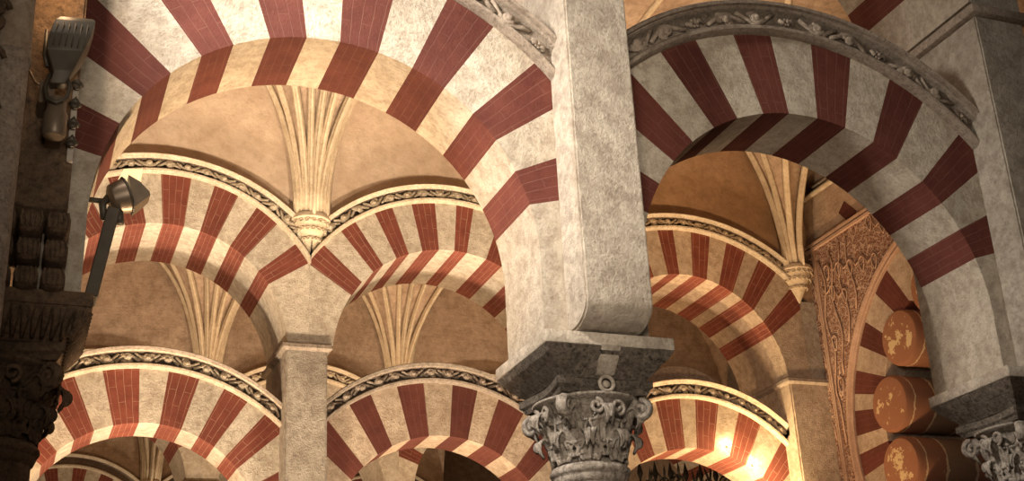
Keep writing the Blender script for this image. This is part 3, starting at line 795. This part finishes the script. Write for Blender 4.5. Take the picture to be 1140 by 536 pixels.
bm = bmesh.new(); box(bm, XW-.035, XW+.0, ysp+.04, yo-.09, .5, 6.16); strip = finish(bm, 'stucco_border', M['stucco'], tw)
bm = bmesh.new()
for y in (ysp, ysp+.035, yo-.085, yo-.03, yo): 
    w = .013 if y != yo else .03
    box(bm, XW-.05, XW, y-w, y+w, .5, zt+.05)
for z in (zt, zt+.06): box(bm, XW-.06, XW, 7.9, yo, z-.018, z+.018)
finish(bm, 'stucco_frame', M['stuccoline'], tw)
# raised ribbons: looping interlace on the spandrel, stars and niches on the border
bm = bmesh.new(); rnd = random.Random(4)
def rib2(pts, r=.012): tube(bm, [(XW-.04, p[0], p[1]) for p in pts], r, 5)
for base in range(7):
    qa = RD(6+base*13); r0 = 2.42; c = (TC[0]+r0*cos(qa), TC[1]+r0*sin(qa))
    for j in range(5):
        yy = c[0]+j*.24; zz = c[1]+j*.13*(1 if base % 2 else .4)
        if yy > ysp-.12 or zz > zt-.12 or math.hypot(yy-TC[0], zz-TC[1]) < 2.42: continue
        R = .085
        rib2([(yy+R*.8*sin(t/14*2*pi)*sin(t/28*2*pi), zz-R*1.3*cos(t/14*2*pi)*.9) for t in range(15)], .009)
        y2, z2 = yy+.2, zz+.16
        if y2 < ysp-.06 and z2 < zt-.06: rib2([(yy+R*.6, zz+R*.7), (yy+.12, zz+.03), (y2, z2)], .009)
for s in range(4):
    off = s*.22
    pts = [(ysp-.10-off*.9-.05*sin(t*1.1+s), 3.6+off*1.6+t*.16) for t in range(17)]
    pts = [p for p in pts if p[1] < zt-.05 and math.hypot(p[0]-TC[0], p[1]-TC[1]) > 2.36]
    if len(pts) > 2: rib2(pts, .011)
finish(bm, 'interlace_ribbon', M['stuccoline'], spn, True)
bm = bmesh.new(); yc = (ysp+.04+yo-.09)/2; hw = .125; z = .7; k = 0
while z < 6.0:
    if k % 3 == 0:
        rib2([(yc+(hw if q % 2 == 0 else hw*.72)*cos(q*pi/8), z+(hw if q % 2 == 0 else hw*.72)*1.25*sin(q*pi/8)) for q in range(17)], .009)
    elif k % 3 == 1:
        rib2([(yc-hw*.7, z-.13), (yc-hw*.7, z+.04), (yc-hw*.35, z+.12), (yc, z+.16), (yc+hw*.35, z+.12), (yc+hw*.7, z+.04), (yc+hw*.7, z-.13)], .009)
    else:
        rib2([(yc-hw, z-.12), (yc+hw, z-.12)], .008); rib2([(yc-hw, z+.12), (yc+hw, z+.12)], .008)
        rib2([(yc, z-.1), (yc-hw*.8, z), (yc, z+.1), (yc+hw*.8, z), (yc, z-.1)], .008)
    z += .31; k += 1
finish(bm, 'star_and_niche_ribbon', M['stuccoline'], strip, True)
bm = bmesh.new()   # sloping formeret rail above the panel and the painted lozenge
tube(bm, [(XW-.04, 13.4, 6.93), (XW-.04, 7.9, 6.80)], .04, 8); tube(bm, [(XW-.02, 13.4, 7.02), (XW-.02, 7.9, 6.89)], .025, 8)
finish(bm, 'wall_rail', M['rib'], tw, True)
bm = bmesh.new(); f = [bm.verts.new((XW-.006, *p)) for p in ((12.50, 6.46), (12.36, 6.56), (12.14, 6.33), (12.33, 6.25))]
k2 = [bm.verts.new((XW+.01, *p)) for p in ((12.50, 6.46), (12.36, 6.56), (12.14, 6.33), (12.33, 6.25))]
bm.faces.new(f)
for i in range(4): bm.faces.new((f[i], k2[i], k2[(i+1) % 4], f[(i+1) % 4]))
bmesh.ops.recalc_face_normals(bm, faces=bm.faces); finish(bm, 'painted_lozenge', M['red'], tw)
# roll lobes
m, nt, b_ = nodes('painted_roll_plaster')
tc = N(nt, 'ShaderNodeTexCoord'); sp = N(nt, 'ShaderNodeSeparateXYZ'); nt.links.new(tc.outputs['UV'], sp.inputs[0])
nz = N(nt, 'ShaderNodeTexNoise', Scale=6, Detail=7, Roughness=.7); nt.links.new(tc.outputs['Object'], nz.inputs['Vector'])
ma = N(nt, 'ShaderNodeMath', operation='MULTIPLY_ADD'); nt.links.new(nz.outputs[0], ma.inputs[0]); ma.inputs[1].default_value = .12; nt.links.new(sp.outputs[0], ma.inputs[2])
r_ = nt.nodes.new('ShaderNodeValToRGB'); r_.color_ramp.interpolation = 'CONSTANT'; el = r_.color_ramp.elements
el[0].position = 0; el[0].color = (.60, .45, .24, 1); el[1].position = .052; el[1].color = (.29, .13, .07, 1)
for p, c in ((.17, (.56, .42, .24, 1)), (.19, (.27, .12, .065, 1)), (.46, (.60, .43, .24, 1)), (.485, (.24, .15, .09, 1)), (.86, (.55, .44, .30, 1)), (.90, (.30, .14, .08, 1))):
    x = el.new(p); x.color = c
nt.links.new(ma.outputs[0], r_.inputs[0])
st = ramp(nt, nz.outputs[0], [(.60, g(0)), (.72, g(.6))])
c2 = mixc(nt, st, r_.outputs[0], (.50, .33, .17)); nt.links.new(c2, b_.inputs['Base Color']); b_.inputs['Roughness'].default_value = .7
bp = N(nt, 'ShaderNodeBump', Strength=.4, Distance=.02); nt.links.new(nz.outputs[0], bp.inputs['Height']); nt.links.new(bp.outputs[0], b_.inputs['Normal'])
M['roll'] = m
for aa in (-44, -16, 12.5, 43, 73, 103, 133, 163, 193, 222):
    bm = bmesh.new(); uvl = bm.loops.layers.uv.new('UVMap')
    cy, cz = TC[0]+1.50*cos(RD(aa)), TC[1]+1.50*sin(RD(aa)); n = 28; L = 1.1
    prof = [(.20, .0), (.31, .015), (.335, .05), (.335, L-.05), (.31, L-.015), (.2, L)]
    rings = [[bm.verts.new((XW-.035+d, cy+r*cos(2*pi*i/n), cz+r*sin(2*pi*i/n))) for i in range(n)] for r, d in prof]
    prof2 = [d for _, d in prof]
    for q in range(len(rings)-1):
        for i in range(n):
            f = bm.faces.new((rings[q][i], rings[q+1][i], rings[q+1][(i+1) % n], rings[q][(i+1) % n]))
            for l, (qq, ii) in zip(f.loops, ((q, i), (q+1, i), (q+1, i+1), (q, i+1))): l[uvl].uv = (prof2[qq], ii/n)
    bm.faces.new(rings[0]); bm.faces.new(rings[-1][::-1])
    bmesh.ops.recalc_face_normals(bm, faces=bm.faces)
    finish(bm, 'roll_lobe', M['roll'], tw, True, 40)

# ---------------------------------------------------------------- iron grille behind the glowing arch
gr = thing('wrought_iron_grille', 'black wrought iron scrolls and spikes beneath the glowing lamplit arch', 'grille', (8.9, 16.0, -EYE))
bm = bmesh.new()
for k in range(7):
    x = 8.25+k*.24; tube(bm, [(x, 16, -EYE), (x, 16, 3.76)], .016, 5); tube(bm, [(x, 16, 3.76), (x, 16, 3.84), (x, 16, 4.02)], [.016, .045, .004], 5)
finish(bm, 'bar', M['iron'], gr)
bm = bmesh.new(); box(bm, 8.1, 9.9, 15.98, 16.02, 3.45, 3.49); finish(bm, 'rail', M['iron'], gr)
rnd = random.Random(9)
for k in range(6):
    x = 8.37+k*.24; bm = bmesh.new(); sg = 1 if k % 2 else -1; zc = 3.62+.05*(k % 3)
    tube(bm, [(x+sg*.10*(1-.7*t/14)*cos(t/14*2.6*pi), 15.985, zc+.14*(1-.7*t/14)*sin(t/14*2.6*pi)) for t in range(15)], .014, 5)
    for j in range(3):
        th = rnd.uniform(.2, pi-.2); tube(bm, [(x, 15.98, zc+.05), (x+.09*cos(th), 15.95, zc+.05+.15*sin(th)), (x+.15*cos(th), 15.95, zc+.1+.2*sin(th))], [.014, .018, .003], 5)
    finish(bm, 'scroll', M['iron'], gr, True)

# ---------------------------------------------------------------- things on the left pier
cc = thing('engaged_colonnette', 'slim round stone shaft at the far left edge in front of the dark pier', 'column', (-.155, 5.66, -EYE))
bm = bmesh.new(); lathe(bm, -.155, 5.66, [(.085, -EYE), (.082, 3.15), (.09, 3.17), (.092, 3.2), (.085, 3.22)], 28); finish(bm, 'shaft', M['carve'], cc, True, 40)
bm = bmesh.new(); lathe(bm, -.155, 5.66, [(.086, 3.22), (.08, 3.5), (.08, 4.6)], 28); finish(bm, 'upper_shaft', M['cream2'], cc, True, 40)
fo = thing('foliage_carving', 'dark carved leaf ornament at the top left corner beside the round shaft', 'carving', (-.30, 5.60, 2.2))
bm = bmesh.new(); box(bm, -.48, -.26, 5.62, 5.9, 2.0, 4.4); bevel(bm, .03, 2); finish(bm, 'backing_stone', M['darkstone'], fo, True, 40)
rnd = random.Random(2)
for k in range(13):
    z = 2.5+k*.13; bm = bmesh.new(); sg = 1 if k % 2 else -1; cx = -.255+.02*sg
    tube(bm, [(cx+sg*.055*(1-.7*t/14)*cos(t/14*2.5*pi), 5.58-.002*t, z+.06*(1-.7*t/14)*sin(t/14*2.5*pi)) for t in range(15)], .014, 6)
    blob(bm, (cx, 5.57, z), .024, sub=2); blob(bm, (cx-.05*sg, 5.59, z+.06), .034, (1, .6, 1.2), 2)
    finish(bm, 'leaf_scroll', M['darkstone'], fo, True)

fl = thing('floodlight', 'grey hooded floodlight on a bracket at the top left, on the dark pier', 'lamp', (.06, 5.95, 2.92))
def loft(bm, secs):
    rings = [[bm.verts.new(p) for p in s] for s in secs]
    for a_, b2 in zip(rings, rings[1:]):
        n = len(a_)
        for i in range(n): bm.faces.new((a_[i], a_[(i+1) % n], b2[(i+1) % n], b2[i]))
    bm.faces.new(rings[0][::-1]); bm.faces.new(rings[-1]); bmesh.ops.recalc_face_normals(bm, faces=bm.faces)
bm = bmesh.new()
def fsec(x0, x1, z0, z1, y0, y1): return [(x0, y0, z0), (x1, y0, z1), (x1, y1, z1), (x0, y1, z0)]
loft(bm, [fsec(.025, .095, 3.17, 3.175, 5.79, 5.85), fsec(.035, .125, 3.23, 3.25, 5.78, 5.86), fsec(-.005, .165, 3.315, 3.33, 5.72, 5.88), fsec(.00, .19, 3.40, 3.42, 5.71, 5.88),
          fsec(.02, .205, 3.49, 3.505, 5.73, 5.88), fsec(.04, .20, 3.52, 3.53, 5.75, 5.87), fsec(.08, .17, 3.54, 3.545, 5.78, 5.86)])
bevel(bm, .006, 2); hd = finish(bm, 'hood', M['metal'], fl, True, 40)
bm = bmesh.new()
for k in range(6): x = .02+k*.028; tube(bm, [(x, 5.712, 3.335), (x+.012, 5.714, 3.47)], .003, 5)
finish(bm, 'cooling_fin', M['metal'], hd, True)
bm = bmesh.new(); tube(bm, [(-.012, 5.80, 3.46), (-.012, 5.80, 3.32), (.005, 5.80, 3.26)], .010, 8); finish(bm, 'side_rod', M['metal'], fl, True)
bm = bmesh.new(); lathe(bm, .065, 5.84, [(.045, 2.91), (.055, 2.925), (.055, 3.03), (.045, 3.05), (.045, 3.11)], 24); bmesh.ops.translate(bm, vec=(0, 0, 0), verts=bm.verts)
finish(bm, 'mounting_drum', M['metal2'], fl, True, 40)
bm = bmesh.new(); tube(bm, [(.02, 5.80, 3.22), (.005, 5.79, 3.14), (.02, 5.78, 3.08), (.06, 5.775, 3.06), (.105, 5.78, 3.09), (.118, 5.79, 3.16), (.10, 5.8, 3.21)], .011, 8); finish(bm, 'yoke', M['metal'], fl, True)
bm = bmesh.new(); box(bm, -.02, .05, 5.86, 6.03, 3.10, 3.22); bevel(bm, .006, 1); finish(bm, 'bracket', M['metal2'], fl)
bm = bmesh.new(); box(bm, .03, .10, 5.86, 6.03, 2.94, 3.0); finish(bm, 'bracket', M['metal2'], fl)
cs = thing('cable_clamp_strip', 'thin pale strip with four small clamps hanging beside the floodlight', 'cable strip', (.15, 6.0, 2.9))
bm = bmesh.new(); box(bm, .135, .165, 6.0, 6.028, 2.87, 3.32); bevel(bm, .003, 1); finish(bm, 'strip', M['whiteplate'], cs)
for z in (3.28, 3.17, 3.06, 2.96):
    bm = bmesh.new(); tube(bm, [(.125, 5.985, z), (.15, 5.97, z+.018), (.18, 5.985, z-.006)], [.012, .022, .010], 8); blob(bm, (.15, 5.975, z-.012), .02, (1.1, .8, .8), 2)
    finish(bm, 'clamp', M['metal'], cs, True)
bm = bmesh.new(); tube(bm, [(-.10, 6.0, 3.80), (-.085, 6.0, 3.55), (-.08, 6.0, 3.35), (-.04, 5.99, 3.27), (.0, 5.9, 3.2)], .006, 6)
tag(finish(bm, 'cable', M['metal2'], None, True), 'thin cable running down the dark pier to the floodlight', 'cable')

sl = thing('spotlight', 'brown projector lamp on the inner side of the left arch foot, warm light behind it', 'lamp', (.40, 6.5, 2.42))
bm = bmesh.new()
def osec(c, r, ax, n=14):
    ax = Vector(ax).normalized(); u = ax.cross(Vector((0, 1, 0))).normalized(); w = u.cross(ax)
    return [tuple(Vector(c)+u*r*cos(2*pi*i/n)+w*r*sin(2*pi*i/n)) for i in range(n)]
ax = (.8, 0, .35)
loft(bm, [osec((.375, 6.5, 2.905), .045, ax), osec((.39, 6.5, 2.915), .078, ax), osec((.44, 6.5, 2.935), .092, ax), osec((.465, 6.5, 2.945), .095, ax)])
hs = finish(bm, 'housing', M['metal2'], sl, True, 40)
bm = bmesh.new(); c1 = osec((.465, 6.5, 2.945), .098, ax); tube(bm, [Vector(p) for p in c1]+[Vector(c1[0])], .007, 6); finish(bm, 'front_ring', M['metal'], hs, True)
bm = bmesh.new(); loft(bm, [[(.46, 6.43, 3.085), (.46, 6.57, 3.085), (.50, 6.57, 2.905), (.50, 6.43, 2.905)], [(.52, 6.44, 3.06), (.52, 6.56, 3.06), (.545, 6.56, 2.95), (.545, 6.44, 2.95)], [(.575, 6.45, 3.01), (.575, 6.55, 3.01), (.58, 6.55, 2.99), (.58, 6.45, 2.99)]]); bmesh.ops.translate(bm, vec=(0, 0, -.05), verts=bm.verts)
finish(bm, 'visor', M['metal2'], sl, True, 30)
bm = bmesh.new(); box(bm, .30, .365, 6.42, 6.58, 2.34, 2.84); bmesh.ops.transform(bm, matrix=Matrix.Translation((.36, 6.5, 2.6)) @ Matrix.Rotation(RD(9), 4, 'Y') @ Matrix.Translation((-.33, -6.5, -2.6)), verts=bm.verts); bevel(bm, .005, 1)
finish(bm, 'control_box', M['metal'], sl, True, 30)
bm = bmesh.new(); tube(bm, [(.36, 6.5, 2.80), (.345, 6.5, 2.88), (.38, 6.5, 2.94)], .02, 8); tube(bm, [(.27, 6.5, 2.9), (.35, 6.5, 2.9)], .015, 8); finish(bm, 'arm', M['metal'], sl, True)
m, nt, b_ = nodes('warm_lamp_glass'); b_.inputs['Base Color'].default_value = (.9, .7, .4, 1); b_.inputs['Emission Color'].default_value = (1, .72, .36, 1); b_.inputs['Emission Strength'].default_value = 1.1
M['lampglass'] = m
bm = bmesh.new(); loft(bm, [[(.385, 6.50, 2.96), (.44, 6.50, 3.10), (.535, 6.50, 3.11), (.52, 6.50, 3.0)], [(.385, 6.56, 2.96), (.44, 6.56, 3.11), (.54, 6.56, 3.12), (.53, 6.56, 3.0)]]); finish(bm, 'lit_reflector', M['lampglass'], sl)
bm = bmesh.new(); tube(bm, [(.43, 6.5, 2.86), (.44, 6.5, 2.78)], .022, 8); finish(bm, 'knob', M['metal'], sl, True)

m, nt, b_ = nodes('bulb_glass'); b_.inputs['Emission Color'].default_value = (1, .74, .38, 1); b_.inputs['Emission Strength'].default_value = 260
M['bulb'] = m
for bx, bz, lb in ((8.17, 3.63, 'upper small bright bulb glowing against the lamplit lower arch'), (8.50, 3.41, 'lower small bright bulb glowing against the lamplit lower arch')):
    lt = thing('small_lamp', lb, 'lamp', (bx, yl-.08, bz), 'small lamps on the glowing arch')
    bm = bmesh.new(); blob(bm, (bx, yl-.07, bz), .026, (1, 1, 1), 2); finish(bm, 'bulb', M['bulb'], lt, True)
    bm = bmesh.new(); tube(bm, [(bx, yl-.045, bz-.012), (bx, yl+.01, bz-.02)], .016, 10); finish(bm, 'socket', M['metal2'], lt, True)
# ---------------------------------------------------------------- lights
def area(name, loc, tgt, size, w, col, spread=180, size2=None):
    l = bpy.data.lights.new(name, 'AREA'); l.energy = w; l.color = col; l.size = size; l.spread = RD(spread)
    if size2: l.shape = 'RECTANGLE'; l.size_y = size2
    o = bpy.data.objects.new(name, l); C.objects.link(o); o.location = (loc[0], loc[1], loc[2]+EYE)
    d = Vector(tgt)-Vector(loc); o.rotation_euler = d.to_track_quat('-Z', 'Y').to_euler(); return o
def spot(name, loc, tgt, w, col, ang=60, blend=.6, r=.06):
    l = bpy.data.lights.new(name, 'SPOT'); l.energy = w; l.color = col; l.spot_size = RD(ang); l.spot_blend = blend; l.shadow_soft_size = r
    o = bpy.data.objects.new(name, l); C.objects.link(o); o.location = (loc[0], loc[1], loc[2]+EYE)
    d = Vector(tgt)-Vector(loc); o.rotation_euler = d.to_track_quat('-Z', 'Y').to_euler(); return o
WARM = (1, .62, .32); WARM2 = (1, .80, .58); COOL = (1, .93, .85)
area('daylight_left', (-.35, 4.95, 5.1), (3.3, 6.5, 2.9), .6, 88, COOL, 80)
area('front_fill', (.6, 1.6, 2.2), (2.85, 7, 3.5), 1.5, 48, (1, .87, .72), 70)
for x, w_, c_ in ((1.2, 50, WARM2), (4.0, 42, WARM2), (7.2, 24, WARM)): area('lunette_fill', (x, 8.4, .7), (x+.3, Y2, 7.3), .5, w_, c_, 42)  # unseen lights added to brighten the walls above the rear arches
area('uplight', (1.35, 8.1, .6), (1.1, 7.2, 6), .4, 125, (1, .70, .42), 95)
for x, w_, c_ in ((1.35, 180, WARM2), (4.5, 150, WARM2), (7.6, 70, WARM)): area('vault_light', (x, 11.7, .2), (x, 12.6, 6), .35, w_, c_, 110)
for x, w_, c_ in ((1.3, 26, WARM2), (4.5, 13, WARM2), (7.6, 18, WARM)): area('aisle_light', (x, Y2-.38, .3), (x, Y2-.3, 6), .15, w_, c_, 130)
for x in (1.3, 4.5, 7.6): area('back_light', (x, Y2+T2+.25, .3), (x, Y2+T2+.5, 6), .15, 40, WARM, 140)
for x in (1.3, 4.5, 7.6): area('third_fill', (x, Y3-3.2, .2), (x, Y3-.5, 6.5), .4, 62, WARM2, 80)
for x in (1.3, 4.5, 7.6): area('third_light', (x, Y3-1.6, .3), (x, Y3, 6), .5, 90, WARM)
for x, w_ in ((1.3, 30), (4.5, 260), (7.6, 60)): area('fourth_light', (x, Y4-1.8, .5), (x, Y4, 6), .5, w_, WARM2)
spot('lamp_glow', (8.35, Y2-.05, 2.95), (8.15, Y2+.3, 3.7), 110, (1, .74, .4), 150, .5)
spot('lamp_glow', (8.75, Y2-.05, 2.75), (8.45, Y2+.3, 3.5), 90, (1, .72, .38), 150, .5)
spot('pier_lamp', (.03, 5.80, 3.78), (.0, 6.03, 3.6), 7, (1, .62, .32), 165, .4, .03)
spot('lamp_left', (-.05, Y2-.5, 2.2), (.5, Y2+.3, 3.4), 110, (1, .55, .25), 110, .6)
w = bpy.data.worlds.new('world'); bpy.context.scene.world = w; w.use_nodes = True
w.node_tree.nodes['Background'].inputs[0].default_value = (1, .84, .70, 1); w.node_tree.nodes['Background'].inputs[1].default_value = .075

# ---------------------------------------------------------------- camera
f, yaw, pit, rol = 1442.906, RD(22.15233), RD(22.56265), RD(-2.97936)
cy, sy, cp_, sp_ = cos(yaw), sin(yaw), cos(pit), sin(pit)
fwd = Vector((sy*cp_, cy*cp_, sp_)); right = Vector((cy, -sy, 0)); up = right.cross(fwd)
r = right*cos(rol)+up*sin(rol); u = -right*sin(rol)+up*cos(rol)
cam = bpy.data.cameras.new('camera'); co = bpy.data.objects.new('camera', cam); C.objects.link(co)
cam.sensor_width = 36; cam.lens = f/1140*36; cam.clip_start = .05; cam.clip_end = 200
mt = Matrix((r, u, -fwd)).transposed().to_4x4(); mt.translation = (0, 0, EYE); co.matrix_world = mt
S = bpy.context.scene; S.camera = co
S.view_settings.view_transform = 'Standard'; S.view_settings.look = 'None'; S.view_settings.gamma = 1; S.view_settings.exposure = -.12; S.view_settings.use_curve_mapping = False
for o in C.objects:
    if '_org' in o: del o['_org']
